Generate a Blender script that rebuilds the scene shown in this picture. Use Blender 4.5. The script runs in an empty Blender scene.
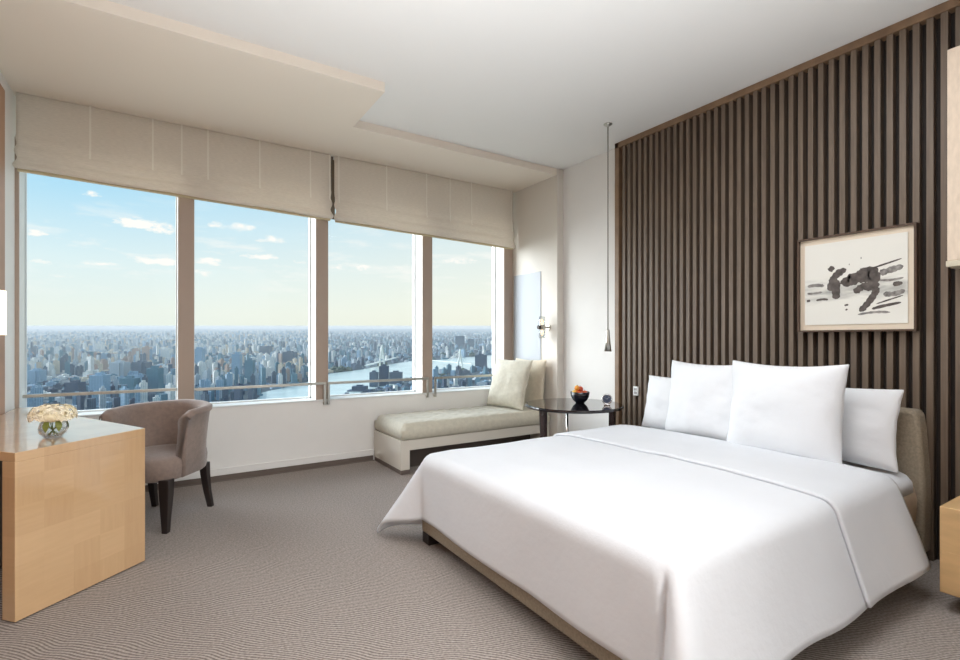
import bpy, bmesh, math, random
from math import sin, cos, pi, radians, atan2, hypot, exp
from mathutils import Vector, Matrix, noise
random.seed(7)
C = bpy.context.scene.collection
scene = bpy.context.scene
PI = pi

# ------------------------------------------------------------------ camera
YAW = radians(32.73); F = 496.0; CY = 339.0; EYE = 1.2
cam_d = bpy.data.cameras.new('camera'); cam = bpy.data.objects.new('camera', cam_d); C.objects.link(cam)
cam.location = (0, 0, EYE); cam.rotation_euler = (PI/2, 0, -YAW)
cam_d.sensor_fit = 'HORIZONTAL'; cam_d.sensor_width = 36; cam_d.lens = F/960*36
cam_d.shift_y = (CY-330)/960; cam_d.clip_start = .05; cam_d.clip_end = 90000
scene.camera = cam
FW = Vector((sin(YAW), cos(YAW), 0)); RT = Vector((cos(YAW), -sin(YAW), 0))

# ------------------------------------------------------------------ exposure, world, lights
vs = scene.view_settings
scene.display_settings.display_device = 'sRGB'
vs.view_transform = 'Standard'; vs.look = 'None'; vs.gamma = 1; vs.use_curve_mapping = False
vs.exposure = 0.05
SKY = 1.08           # radiance scale of the sky
SUN = 7.5            # soft daylight coming through the windows
def lin(c):
    return tuple(((v/255)/12.92 if v/255 <= .04045 else ((v/255+.055)/1.055)**2.4) for v in c)
def rgba(c): return (*lin(c), 1)

world = bpy.data.worlds.new('sky'); scene.world = world; world.use_nodes = True
nt = world.node_tree; nt.nodes.clear()
def N(t, **k):
    n = nt.nodes.new(t)
    for a, b in k.items(): setattr(n, a, b)
    return n
def L(a, b): nt.links.new(a, b)
def M_(op, a, b=None, c=None, clamp=False):
    n = N('ShaderNodeMath', operation=op); n.use_clamp = clamp
    for i, v in enumerate((a, b, c)):
        if v is None: continue
        if isinstance(v, (int, float)): n.inputs[i].default_value = v
        else: L(v, n.inputs[i])
    return n.outputs[0]
tc = N('ShaderNodeTexCoord'); sep = N('ShaderNodeSeparateXYZ'); L(tc.outputs['Generated'], sep.inputs[0])
dx, dy, dz = sep.outputs
az = M_('ARCTAN2', dx, dy); el = M_('ARCSINE', dz)       # azimuth from +Y towards +X; elevation
ramp = N('ShaderNodeValToRGB'); L(M_('MULTIPLY', el, 1/radians(60), clamp=True), ramp.inputs[0])
e = ramp.color_ramp.elements
e[0].position = 0.0; e[0].color = rgba((226, 234, 226))
e[1].position = 1.0; e[1].color = rgba((70, 135, 200))
for p, c in ((.045, (228, 236, 228)), (.12, (216, 234, 236)), (.22, (176, 218, 238)), (.34, (122, 194, 236)), (.6, (88, 158, 215))):
    q = ramp.color_ramp.elements.new(p); q.color = rgba(c)
# paler and yellower towards the right
mixr = N('ShaderNodeMix', data_type='RGBA')
L(M_('MULTIPLY', M_('ADD', az, .12), 1.15, clamp=True), mixr.inputs[0])
L(ramp.outputs[0], mixr.inputs[6])
ramp2 = N('ShaderNodeValToRGB'); L(M_('MULTIPLY', el, 1/radians(60), clamp=True), ramp2.inputs[0])
e = ramp2.color_ramp.elements
e[0].position = 0.0; e[0].color = rgba((234, 232, 212)); e[1].position = 1; e[1].color = rgba((120, 170, 215))
for p, c in ((.06, (238, 238, 222)), (.16, (226, 232, 226)), (.3, (206, 224, 232)), (.5, (170, 205, 228))):
    q = ramp2.color_ramp.elements.new(p); q.color = rgba(c)
L(ramp2.outputs[0], mixr.inputs[7])
# clouds: wispy noise in azimuth / elevation plus single puffs
comb = N('ShaderNodeCombineXYZ'); L(M_('MULTIPLY', az, 6), comb.inputs[0]); L(M_('MULTIPLY', el, 26), comb.inputs[1])
nz = N('ShaderNodeTexNoise'); nz.inputs['Scale'].default_value = 1.3; nz.inputs['Detail'].default_value = 7; nz.inputs['Roughness'].default_value = .6
L(comb.outputs[0], nz.inputs['Vector'])
wisp = M_('MULTIPLY', M_('SUBTRACT', nz.outputs[0], .52), 5.0, clamp=True)
wisp = M_('MULTIPLY', wisp, M_('SUBTRACT', 1.0, M_('MULTIPLY', M_('ABSOLUTE', M_('SUBTRACT', el, radians(8.5))), 1/radians(6)), clamp=True))
comb2 = N('ShaderNodeCombineXYZ'); L(M_('MULTIPLY', az, 14), comb2.inputs[0]); L(M_('MULTIPLY', el, 30), comb2.inputs[1])
nz2 = N('ShaderNodeTexNoise'); nz2.inputs['Scale'].default_value = 2.4; nz2.inputs['Detail'].default_value = 6; nz2.inputs['Roughness'].default_value = .65
L(comb2.outputs[0], nz2.inputs['Vector'])
def pix_dir(u, v):
    r = (u-480)/F; z = (CY-v)/F
    d = (FW + RT*r + Vector((0, 0, z))).normalized()
    return atan2(d.x, d.y), math.asin(d.z)
tot = None
for (u, v, wu, wv, st) in ((140, 224, 36, 10, 1.2), (160, 230, 20, 8, 1.0), (35, 233, 16, 7, .9), (86, 194, 18, 6, .7), (37, 262, 20, 6, 1), (60, 276, 16, 4, .7),
                       (100, 265, 26, 5, .7), (160, 262, 34, 8, 1.1), (208, 262, 22, 7, 1.1), (233, 227, 26, 8, 1.0), (270, 240, 20, 6, .9), (262, 257, 24, 6, .9), (205, 274, 20, 6, .6), (350, 268, 30, 6, .7), (455, 262, 34, 6, .7), (295, 262, 16, 4, .6)):
    a0, e0 = pix_dir(u, v); a1, _ = pix_dir(u+wu, v); _, e1 = pix_dir(u, v-wv)
    da = M_('DIVIDE', M_('SUBTRACT', az, a0), abs(a1-a0)); de = M_('DIVIDE', M_('SUBTRACT', el, e0), abs(e1-e0))
    de = M_('MULTIPLY', de, M_('ADD', 1.2, M_('MULTIPLY', M_('LESS_THAN', de, 0.0), .5)))
    q = M_('SUBTRACT', 1.0, M_('ADD', M_('MULTIPLY', da, da), M_('MULTIPLY', de, de)), clamp=True)
    q = M_('MULTIPLY', q, st)
    tot = q if tot is None else M_('MAXIMUM', tot, q)
puff = M_('MULTIPLY', M_('SUBTRACT', M_('ADD', M_('MULTIPLY', tot, .62), M_('MULTIPLY', nz2.outputs[0], 2.4)), 1.42), 2.4, clamp=True)
puff = M_('MULTIPLY', puff, M_('MULTIPLY', tot, 5, clamp=True))
cl = M_('MAXIMUM', M_('MULTIPLY', wisp, .75), M_('MULTIPLY', puff, .95))
mixc = N('ShaderNodeMix', data_type='RGBA'); L(cl, mixc.inputs[0]); L(mixr.outputs[2], mixc.inputs[6]); mixc.inputs[7].default_value = rgba((250, 246, 240))
bg = N('ShaderNodeBackground'); L(mixc.outputs[2], bg.inputs[0]); bg.inputs[1].default_value = SKY
out = N('ShaderNodeOutputWorld'); L(bg.outputs[0], out.inputs[0])

def light(name, kind, loc, direction, energy, color=(1, 1, 1), **k):
    d = bpy.data.lights.new(name, kind); o = bpy.data.objects.new(name, d); C.objects.link(o)
    o.location = loc; d.energy = energy; d.color = color
    o.rotation_euler = Vector(direction).to_track_quat('-Z', 'Y').to_euler()
    for a, b in k.items(): setattr(d, a, b)
    return o
light('daylight_sun', 'SUN', (0, 20, 12), (.66, -.66, -.36), SUN, (.94, .975, 1), angle=radians(60))
light('room_light_uplight', 'AREA', (.25, .25, .2), (.06, .12, 1), 66, (.95, .975, 1), shape='RECTANGLE', size=1.5, size_y=1.5, spread=radians(104))  # unseen fill facing up, added to brighten the ceiling
light('room_light_ceiling', 'AREA', (1.65, 1.0, 2.96), (0, .0, -1), 33, (.93, .965, 1), shape='RECTANGLE', size=1.8, size_y=1.2)  # unseen overhead fill, added to brighten the bed top
light('room_light_rear', 'AREA', (.9, -1.3, 1.9), (-.3, 1, -.52), 16, (1, .98, .95), shape='RECTANGLE', size=2.0, size_y=1.4, spread=radians(75))  # unseen fill behind the camera, added to lift desk and chair

# ------------------------------------------------------------------ helpers
class Mat:
    def __init__(s, name):
        s.m = bpy.data.materials.new(name); s.m.use_nodes = True; s.nt = s.m.node_tree
        s.b = s.nt.nodes['Principled BSDF']
    def n(s, t, **k):
        q = s.nt.nodes.new(t)
        for a, b in k.items(): setattr(q, a, b)
        return q
    def l(s, a, b): s.nt.links.new(a, b)
def mat(name, col, rough=.6, metal=0, noise_amt=0, scale=8, bump=0, bscale=200, spec=None, stretch=None, col2=None, coat=0, sheen=0, dist=.002):
    M = Mat(name); b = M.b
    b.inputs['Base Color'].default_value = rgba(col); b.inputs['Roughness'].default_value = rough; b.inputs['Metallic'].default_value = metal
    if spec is not None: b.inputs['Specular IOR Level'].default_value = spec
    if coat: b.inputs['Coat Weight'].default_value = coat
    if sheen: b.inputs['Sheen Weight'].default_value = sheen
    tcn = M.n('ShaderNodeTexCoord'); mp = M.n('ShaderNodeMapping'); M.l(tcn.outputs['Object'], mp.inputs[0])
    if stretch: mp.inputs['Scale'].default_value = stretch
    if noise_amt or col2:
        t = M.n('ShaderNodeTexNoise'); t.inputs['Scale'].default_value = scale; t.inputs['Detail'].default_value = 5; M.l(mp.outputs[0], t.inputs['Vector'])
        r = M.n('ShaderNodeValToRGB'); M.l(t.outputs[0], r.inputs[0])
        c2 = col2 or tuple(max(0, v*(1-noise_amt)) for v in col); c1 = col if col2 else tuple(min(255, v*(1+noise_amt)) for v in col)
        r.color_ramp.elements[0].position = .3; r.color_ramp.elements[1].position = .7
        r.color_ramp.elements[0].color = rgba(c2); r.color_ramp.elements[1].color = rgba(c1)
        M.l(r.outputs[0], b.inputs['Base Color'])
    if bump:
        t = M.n('ShaderNodeTexNoise'); t.inputs['Scale'].default_value = bscale; t.inputs['Detail'].default_value = 3; M.l(mp.outputs[0], t.inputs['Vector'])
        q = M.n('ShaderNodeBump'); q.inputs['Strength'].default_value = bump; q.inputs['Distance'].default_value = dist; M.l(t.outputs[0], q.inputs['Height']); M.l(q.outputs[0], b.inputs['Normal'])
    return M.m
def glow(name, col, strength):
    M = Mat(name); M.b.inputs['Base Color'].default_value = rgba(col); M.b.inputs['Emission Color'].default_value = rgba(col); M.b.inputs['Emission Strength'].default_value = strength
    return M.m

def tag(o, label=None, cat=None, group=None, kind=None):
    if label: o['label'] = label
    if cat: o['category'] = cat
    if group: o['group'] = group
    if kind: o['kind'] = kind
    return o
def empty(name, loc, rz=0, label=None, cat=None, group=None):
    o = bpy.data.objects.new(name, None); C.objects.link(o); o.location = loc; o.rotation_euler.z = rz; o.empty_display_size = .1
    return tag(o, label, cat, group)
def link(name, bm, m, parent=None, smooth=False, bevel=0, subsurf=0, solid=0, autosmooth=None):
    bmesh.ops.recalc_face_normals(bm, faces=bm.faces[:])
    me = bpy.data.meshes.new(name); bm.to_mesh(me); bm.free()
    if smooth:
        for p in me.polygons: p.use_smooth = True
    o = bpy.data.objects.new(name, me); C.objects.link(o)
    for q in (m if isinstance(m, (list, tuple)) else [m]): me.materials.append(q)
    if parent: o.parent = parent
    if solid:
        s = o.modifiers.new('s', 'SOLIDIFY'); s.thickness = solid; s.offset = -1
    if bevel:
        b = o.modifiers.new('b', 'BEVEL'); b.width = bevel; b.segments = 3; b.limit_method = 'ANGLE'; b.angle_limit = radians(35)
        for p in me.polygons: p.use_smooth = True
        me.set_sharp_from_angle(angle=radians(40)) if not smooth else None
    if subsurf:
        s = o.modifiers.new('u', 'SUBSURF'); s.levels = subsurf; s.render_levels = subsurf
    return o
def nb(): return bmesh.new()
def box(bm, x0, x1, y0, y1, z0, z1, mi=0):
    vs_ = [bm.verts.new((x, y, z)) for z in (z0, z1) for y in (y0, y1) for x in (x0, x1)]
    for f in ((0, 2, 3, 1), (4, 5, 7, 6), (0, 1, 5, 4), (2, 6, 7, 3), (0, 4, 6, 2), (1, 3, 7, 5)):
        g = bm.faces.new([vs_[i] for i in f]); g.material_index = mi
    return vs_
def prism(bm, pts, z0, z1):
    a = [bm.verts.new((x, y, z0)) for x, y in pts]; b = [bm.verts.new((x, y, z1)) for x, y in pts]
    n = len(pts); bm.faces.new(a[::-1]); bm.faces.new(b)
    for i in range(n): bm.faces.new((a[i], a[(i+1) % n], b[(i+1) % n], b[i]))
def tube(bm, pts, r, seg=12, cap=True):
    pts = [Vector(p) for p in pts]; rs = r if isinstance(r, (list, tuple)) else [r]*len(pts)
    rings = []
    up = None
    for i, p in enumerate(pts):
        t = (pts[min(i+1, len(pts)-1)]-pts[max(i-1, 0)]).normalized()
        if up is None: up = t.orthogonal().normalized()
        up = (up - t*up.dot(t)).normalized(); s = t.cross(up)
        rings.append([bm.verts.new(p + (up*cos(2*PI*k/seg)+s*sin(2*PI*k/seg))*rs[i]) for k in range(seg)])
    for a, b in zip(rings, rings[1:]):
        for k in range(seg): bm.faces.new((a[k], a[(k+1) % seg], b[(k+1) % seg], b[k]))
    if cap: bm.faces.new(rings[0][::-1]); bm.faces.new(rings[-1])
def lathe(bm, prof, cx=0, cy=0, cz=0, seg=32, cap=True):
    rings = []
    for r, z in prof:
        rings.append([bm.verts.new((cx+max(r, 1e-4)*cos(2*PI*k/seg), cy+max(r, 1e-4)*sin(2*PI*k/seg), cz+z)) for k in range(seg)])
    for a, b in zip(rings, rings[1:]):
        for k in range(seg): bm.faces.new((a[k], a[(k+1) % seg], b[(k+1) % seg], b[k]))
    if cap: bm.faces.new(rings[0][::-1]); bm.faces.new(rings[-1])
def loft(bm, rings, cap=True, closed=True):
    R = [[bm.verts.new(p) for p in r] for r in rings]; n = len(R[0])
    for a, b in zip(R, R[1:]):
        for k in range(n if closed else n-1): bm.faces.new((a[k], a[(k+1) % n], b[(k+1) % n], b[k]))
    if cap: bm.faces.new(R[0][::-1]); bm.faces.new(R[-1])
def grid(bm, fn, nu, nv):
    V = [[bm.verts.new(fn(i/nu, j/nv)) for j in range(nv+1)] for i in range(nu+1)]
    for i in range(nu):
        for j in range(nv): bm.faces.new((V[i][j], V[i+1][j], V[i+1][j+1], V[i][j+1]))
    return V

# ------------------------------------------------------------------ materials
white_paint = mat('white_paint', (236, 235, 232), .75, noise_amt=.008, scale=3)
ceil_paint = mat('ceiling_paint', (240, 240, 238), .8)
bulk_paint = mat('bulkhead_paint', (240, 231, 218), .75)
cream_paint = mat('cream_paint', (222, 217, 208), .55)
blind_fab = mat('blind_fabric', (240, 234, 224), .9, noise_amt=.03, scale=30, bump=.2, bscale=500, stretch=(1, 1, 6))
def translucent(m, amt, col):
    n_ = m.node_tree; b = n_.nodes['Principled BSDF']; o = n_.nodes['Material Output']
    t = n_.nodes.new('ShaderNodeBsdfTranslucent'); t.inputs[0].default_value = rgba(col); x = n_.nodes.new('ShaderNodeMixShader'); x.inputs[0].default_value = amt
    n_.links.new(b.outputs[0], x.inputs[1]); n_.links.new(t.outputs[0], x.inputs[2]); n_.links.new(x.outputs[0], o.inputs[0])
translucent(blind_fab, .28, (240, 232, 218))
seam_fab = mat('blind_seam', (252, 248, 238), .9)  # whiter than the fabric to imitate daylight coming through the seams
light_patch = mat('niche_panel_white', (184, 190, 197), .5)  # bluish white of the painted daylight patch
gap_dark = mat('blind_track_taupe', (120, 108, 94), .7)
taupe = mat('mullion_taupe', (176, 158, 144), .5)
alu = mat('window_frame_white', (226, 228, 226), .4)
steel = mat('brushed_steel', (190, 188, 180), .32, metal=.9)
chrome = mat('polished_chrome', (220, 220, 220), .12, metal=1)
dark_metal = mat('dark_metal', (60, 56, 54), .4, metal=.6)
black_wood = mat('dark_lacquer', (48, 34, 34), .25, noise_amt=.15, scale=20)
leg_black = mat('ebony_leg', (38, 30, 28), .4)
chair_fab = mat('taupe_velvet', (134, 117, 108), .9, noise_amt=.05, scale=40, bump=.3, bscale=700, sheen=.3)
linen = mat('white_linen', (222, 224, 228), .85, noise_amt=.008, scale=4, bump=.12, bscale=35, dist=.01)
linen_warm = mat('pillow_cotton', (228, 230, 233), .85, noise_amt=.008, scale=4, bump=.15, bscale=25, dist=.01)
greige = mat('greige_upholstery', (150, 138, 120), .9, noise_amt=.08, scale=90, bump=.5, bscale=600)
mattress_side = mat('beige_mattress_fabric', (196, 176, 152), .85, noise_amt=.03, scale=60)
cush_fab = mat('sage_beige_velvet', (204, 199, 182), .75, noise_amt=.03, scale=30, bump=.2, bscale=400, sheen=.2)
cush_fab2 = mat('sand_velvet', (208, 198, 178), .75, noise_amt=.03, scale=30, bump=.2, bscale=400)
lacq_cream = mat('cream_lacquer', (222, 216, 204), .25, coat=.3)
dark_floor = mat('dark_border', (112, 100, 92), .8)
glass_dark = mat('smoked_glass_top', (30, 26, 30), .06, coat=.5)
slat_wood = mat('slat_walnut', (118, 102, 86), .5, col2=(96, 82, 70), scale=3, stretch=(20, 20, .8), bump=.1, bscale=60)
slat_back = mat('slat_backing', (40, 33, 29), .7)
frame_wood = mat('walnut_trim', (138, 112, 86), .45, col2=(116, 92, 70), scale=3, stretch=(3, 3, 3))
lamp_fabric = mat('parchment_shade', (222, 204, 184), .85, noise_amt=.03, scale=60, stretch=(1, 1, .3))

def carpet():
    M = Mat('carpet_wave_rib'); b = M.b; b.inputs['Roughness'].default_value = .95; b.inputs['Specular IOR Level'].default_value = .15
    t = M.n('ShaderNodeTexCoord')
    w = M.n('ShaderNodeTexWave'); w.wave_type = 'BANDS'; w.bands_direction = 'DIAGONAL'; w.inputs['Scale'].default_value = 34; w.inputs['Distortion'].default_value = 16
    w.inputs['Detail'].default_value = 1.0; w.inputs['Detail Scale'].default_value = .12; M.l(t.outputs['Object'], w.inputs['Vector'])
    n1 = M.n('ShaderNodeTexNoise'); n1.inputs['Scale'].default_value = 95; n1.inputs['Detail'].default_value = 2; M.l(t.outputs['Object'], n1.inputs['Vector'])
    a = M.n('ShaderNodeMath', operation='MULTIPLY_ADD'); M.l(w.outputs['Fac'], a.inputs[0]); a.inputs[1].default_value = .36; 
    a2 = M.n('ShaderNodeMath', operation='MULTIPLY'); M.l(n1.outputs[0], a2.inputs[0]); a2.inputs[1].default_value = .55; M.l(a2.outputs[0], a.inputs[2])
    r = M.n('ShaderNodeValToRGB'); M.l(a.outputs[0], r.inputs[0])
    r.color_ramp.elements[0].position = .22; r.color_ramp.elements[0].color = rgba((108, 99, 93))
    r.color_ramp.elements[1].position = .75; r.color_ramp.elements[1].color = rgba((188, 178, 171))
    M.l(r.outputs[0], b.inputs['Base Color'])
    q = M.n('ShaderNodeBump'); q.inputs['Strength'].default_value = .6; q.inputs['Distance'].default_value = .004; M.l(a.outputs[0], q.inputs['Height']); M.l(q.outputs[0], b.inputs['Normal'])
    return M.m
carpet_m = carpet()
def parquet():   # maple squares with turned grain; pattern lives in local X/Z (upright) or X/Y (top)
    M = Mat('maple_parquet'); b = M.b; b.inputs['Roughness'].default_value = .3; b.inputs['Coat Weight'].default_value = 1; b.inputs['Coat Roughness'].default_value = .08; b.inputs['Coat IOR'].default_value = 1.75
    t = M.n('ShaderNodeTexCoord'); mp = M.n('ShaderNodeMapping'); M.l(t.outputs['Object'], mp.inputs[0]); mp.inputs['Location'].default_value = (.013, .017, .011)
    sc = M.n('ShaderNodeVectorMath', operation='SCALE'); M.l(mp.outputs[0], sc.inputs[0]); sc.inputs['Scale'].default_value = 1/.125
    fl = M.n('ShaderNodeVectorMath', operation='FLOOR'); M.l(sc.outputs[0], fl.inputs[0])
    wn = M.n('ShaderNodeTexWhiteNoise'); M.l(fl.outputs[0], wn.inputs['Vector'])
    na = M.n('ShaderNodeTexNoise'); nb_ = M.n('ShaderNodeTexNoise')
    for n_, s_ in ((na, (30, 30, 3)), (nb_, (3, 3, 30))):
        m_ = M.n('ShaderNodeMapping'); m_.inputs['Scale'].default_value = s_; M.l(t.outputs['Object'], m_.inputs[0]); M.l(m_.outputs[0], n_.inputs['Vector']); n_.inputs['Scale'].default_value = 2; n_.inputs['Detail'].default_value = 4
    gt = M.n('ShaderNodeMath', operation='GREATER_THAN'); M.l(wn.outputs['Value'], gt.inputs[0]); gt.inputs[1].default_value = .5
    mx = M.n('ShaderNodeMix', data_type='FLOAT'); M.l(gt.outputs[0], mx.inputs[0]); M.l(na.outputs[0], mx.inputs[2]); M.l(nb_.outputs[0], mx.inputs[3])
    ad = M.n('ShaderNodeMath', operation='MULTIPLY_ADD'); M.l(wn.outputs['Value'], ad.inputs[0]); ad.inputs[1].default_value = .45; 
    h = M.n('ShaderNodeMath', operation='MULTIPLY'); M.l(mx.outputs[0], h.inputs[0]); h.inputs[1].default_value = .6; M.l(h.outputs[0], ad.inputs[2])
    r = M.n('ShaderNodeValToRGB'); M.l(ad.outputs[0], r.inputs[0])
    r.color_ramp.elements[0].position = .1; r.color_ramp.elements[0].color = rgba((200, 162, 120))
    r.color_ramp.elements[1].position = .9; r.color_ramp.elements[1].color = rgba((218, 182, 138))
    M.l(r.outputs[0], b.inputs['Base Color'])
    return M.m
parq = parquet()
maple = mat('maple_edge', (172, 128, 86), .4, noise_amt=.06, scale=4, stretch=(1, 1, .2))
maple_box = mat('maple_veneer', (214, 176, 126), .4, noise_amt=.06, scale=3, stretch=(1, 1, 5))
side_wood = mat('amber_wall_wood', (176, 138, 112), .5, noise_amt=.05, scale=4)

def pane_glass():
    M = Mat('window_glass'); nt_ = M.nt; o = nt_.nodes['Material Output']
    tr = M.n('ShaderNodeBsdfTransparent'); tr.inputs[0].default_value = (.97, .985, .985, 1)
    gl = M.n('ShaderNodeBsdfGlossy'); gl.inputs['Roughness'].default_value = .01
    fr = M.n('ShaderNodeFresnel'); fr.inputs['IOR'].default_value = 1.1
    mx = M.n('ShaderNodeMixShader'); M.l(fr.outputs[0], mx.inputs[0]); M.l(tr.outputs[0], mx.inputs[1]); M.l(gl.outputs[0], mx.inputs[2]); M.l(mx.outputs[0], o.inputs[0])
    return M.m
pane_m = pane_glass()
def clear_glass():
    M = Mat('clear_glass'); nt_ = M.nt; o = nt_.nodes['Material Output']
    tr = M.n('ShaderNodeBsdfTransparent'); tr.inputs[0].default_value = (.96, .975, .975, 1)
    gl = M.n('ShaderNodeBsdfGlossy'); gl.inputs['Roughness'].default_value = .03
    fr = M.n('ShaderNodeLayerWeight'); fr.inputs['Blend'].default_value = .25
    mx = M.n('ShaderNodeMixShader'); M.l(fr.outputs['Facing'], mx.inputs[0]); M.l(tr.outputs[0], mx.inputs[1]); M.l(gl.outputs[0], mx.inputs[2]); M.l(mx.outputs[0], o.inputs[0])
    return M.m
clear = clear_glass()

# ------------------------------------------------------------------ room shell
YW, YG, XS, XL, XN, ZC, ZB, YB = 4.72, 4.92, 3.58, -.87, 3.497, 2.99, 2.924, -1.6
ZS = .63          # sill
def struct(name, bm, m, **k):
    o = link(name, bm, m, **k); o['kind'] = 'structure'; return o
bm = nb(); box(bm, XL-.1, XS+.1, YB-.1, YG+.1, -.12, 0); struct('floor', bm, carpet_m)
bm = nb()
box(bm, XL-.1, XS+.1, YB-.1, YG+.3, ZC, ZC+.15)
struct('ceiling', bm, ceil_paint)
bm = nb(); prism(bm, [(XL, 3.27), (1.313, 3.27), (1.313, 3.95), (3.497, 3.95), (3.497, YG+.2), (XL, YG+.2)], ZB, ZC+.002)
struct('trim_bulkhead', bm, bulk_paint)
bm = nb(); box(bm, XL-.1, XL, YB-.1, YG+.04, 0, ZC); struct('wall_left', bm, white_paint)
bm = nb(); box(bm, XL-.1, XS+.1, YB-.1, YB, 0, ZC); struct('wall_back', bm, white_paint)
bm = nb(); box(bm, XS, XS+.1, YB-.1, 3.94, 0, ZC); struct('wall_right', bm, white_paint)
bm = nb(); box(bm, XN, XS+.1, 3.94, YG+.04, 0, ZC)
struct('wall_niche', bm, cream_paint, bevel=.004)
bm = nb(); box(bm, XL, XN, YW, YG+.12, 0, ZS-.012); box(bm, XL, XN, YG-.03, YG+.1, 2.62, ZC); struct('wall_window', bm, white_paint)
bm = nb(); box(bm, XL, XN, YW-.006, YG, ZS-.012, ZS+.002); struct('trim_sill', bm, alu, bevel=.003)
bm = nb(); box(bm, XL, 1.77, YW-.016, YW, .048, .108); struct('baseboard_window', bm, white_paint, bevel=.004)
bm = nb(); box(bm, XL, 1.77, YW-.004, YW, 0, .048); box(bm, XL, 1.77, YW-.03, YW, 0, .004); struct('trim_floor_border', bm, dark_floor)  # dark strip below the baseboard and along the floor edge
bm = nb(); box(bm, XS-.014, XS, 3.16, 3.94, .0, .1); struct('baseboard_right', bm, cream_paint, bevel=.004)
# pale sheet added to imitate the daylight patch on the niche cheek
bm = nb(); box(bm, XN-.006, XN, 4.205, 4.70, .45, 1.70+.24); struct('trim_niche_panel', bm, light_patch, bevel=.002)
# wood panelling on the left wall nearer than the window
bm = nb(); box(bm, XL, XL+.012, YB, 4.40, .0, 2.82); struct('wall_left_panelling', bm, side_wood)
# mullions (taupe fronts, white cheeks)
def mullion(n, x0, x1, cheek_l=True):
    e_ = bpy.data.objects.new('trim_%d' % n, None); C.objects.link(e_); e_['kind'] = 'structure'; e_.location = ((x0+x1)/2, YW, ZS)
    w = (x1-x0)/2
    b_ = nb(); box(b_, -w, w, .012, YG-YW+.06, .0, 2.0); link('mullion_body', b_, alu, e_, bevel=.004)
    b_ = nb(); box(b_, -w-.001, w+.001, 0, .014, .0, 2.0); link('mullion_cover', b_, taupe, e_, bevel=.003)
for i, (a, b_) in enumerate(((-.87, -.848), (.115, .228), (1.215, 1.328), (2.316, 2.430), (3.37, XN))): mullion(i+1, a, b_)
for i, (a, b_) in enumerate(((-.86, .115), (.228, 1.215), (1.328, 2.316), (2.430, 3.37))):
    e_ = bpy.data.objects.new('window_%d' % (i+1), None); C.objects.link(e_); e_['kind'] = 'structure'; e_.location = ((a+b_)/2, YG, ZS)
    w = (b_-a)/2; bm = nb()
    for q in ((-w, -w+.012, 0, 2.0), (w-.012, w, 0, 2.0)): box(bm, q[0], q[1], -.02, .03, q[2], q[3])
    box(bm, -w, w, -.02, .03, 0, .014); box(bm, -w, w, -.02, .03, 1.98, 2.0)
    link('window_frame', bm, dark_metal if False else alu, e_)
    bm = nb(); vv = [bm.verts.new(p) for p in ((-w, .0, 0), (w, .0, 0), (w, .0, 2), (-w, .0, 2))]; bm.faces.new(vv); link('pane', bm, pane_m, e_)
# portals help the daylight find the windows
pl = bpy.data.lights.new('window_portal', 'AREA'); pl.shape = 'RECTANGLE'; pl.size = 4.4; pl.size_y = 2.0; pl.cycles.is_portal = True
po = bpy.data.objects.new('window_portal', pl); C.objects.link(po); po.location = (1.3, YG+.12, 1.62); po.rotation_euler = Vector((0, -1, 0)).to_track_quat('-Z', 'Y').to_euler()

# slatted wall panel
sp = empty('slatted_wall_panel', (3.5, 1.0, 0), 0, 'dark walnut slatted wall panel filling the wall behind the bed', 'wall panel')
bm = nb(); box(bm, .055, .078, -2.55, 2.11, 0, ZC-.002); link('backing_board', bm, slat_back, sp)
bm = nb(); y = 2.075
while y > -2.5:
    box(bm, 0.006, .055, y-.0295, y, 0, ZC-.05); y -= .0588
link('slats', bm, slat_wood, sp)
bm = nb(); box(bm, -.004, .078, 2.11, 2.156, 0, ZC-.002); box(bm, -.004, .078, -2.55, 2.156, ZC-.05, ZC-.002); link('surround_frame', bm, frame_wood, sp, bevel=.002)

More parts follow.
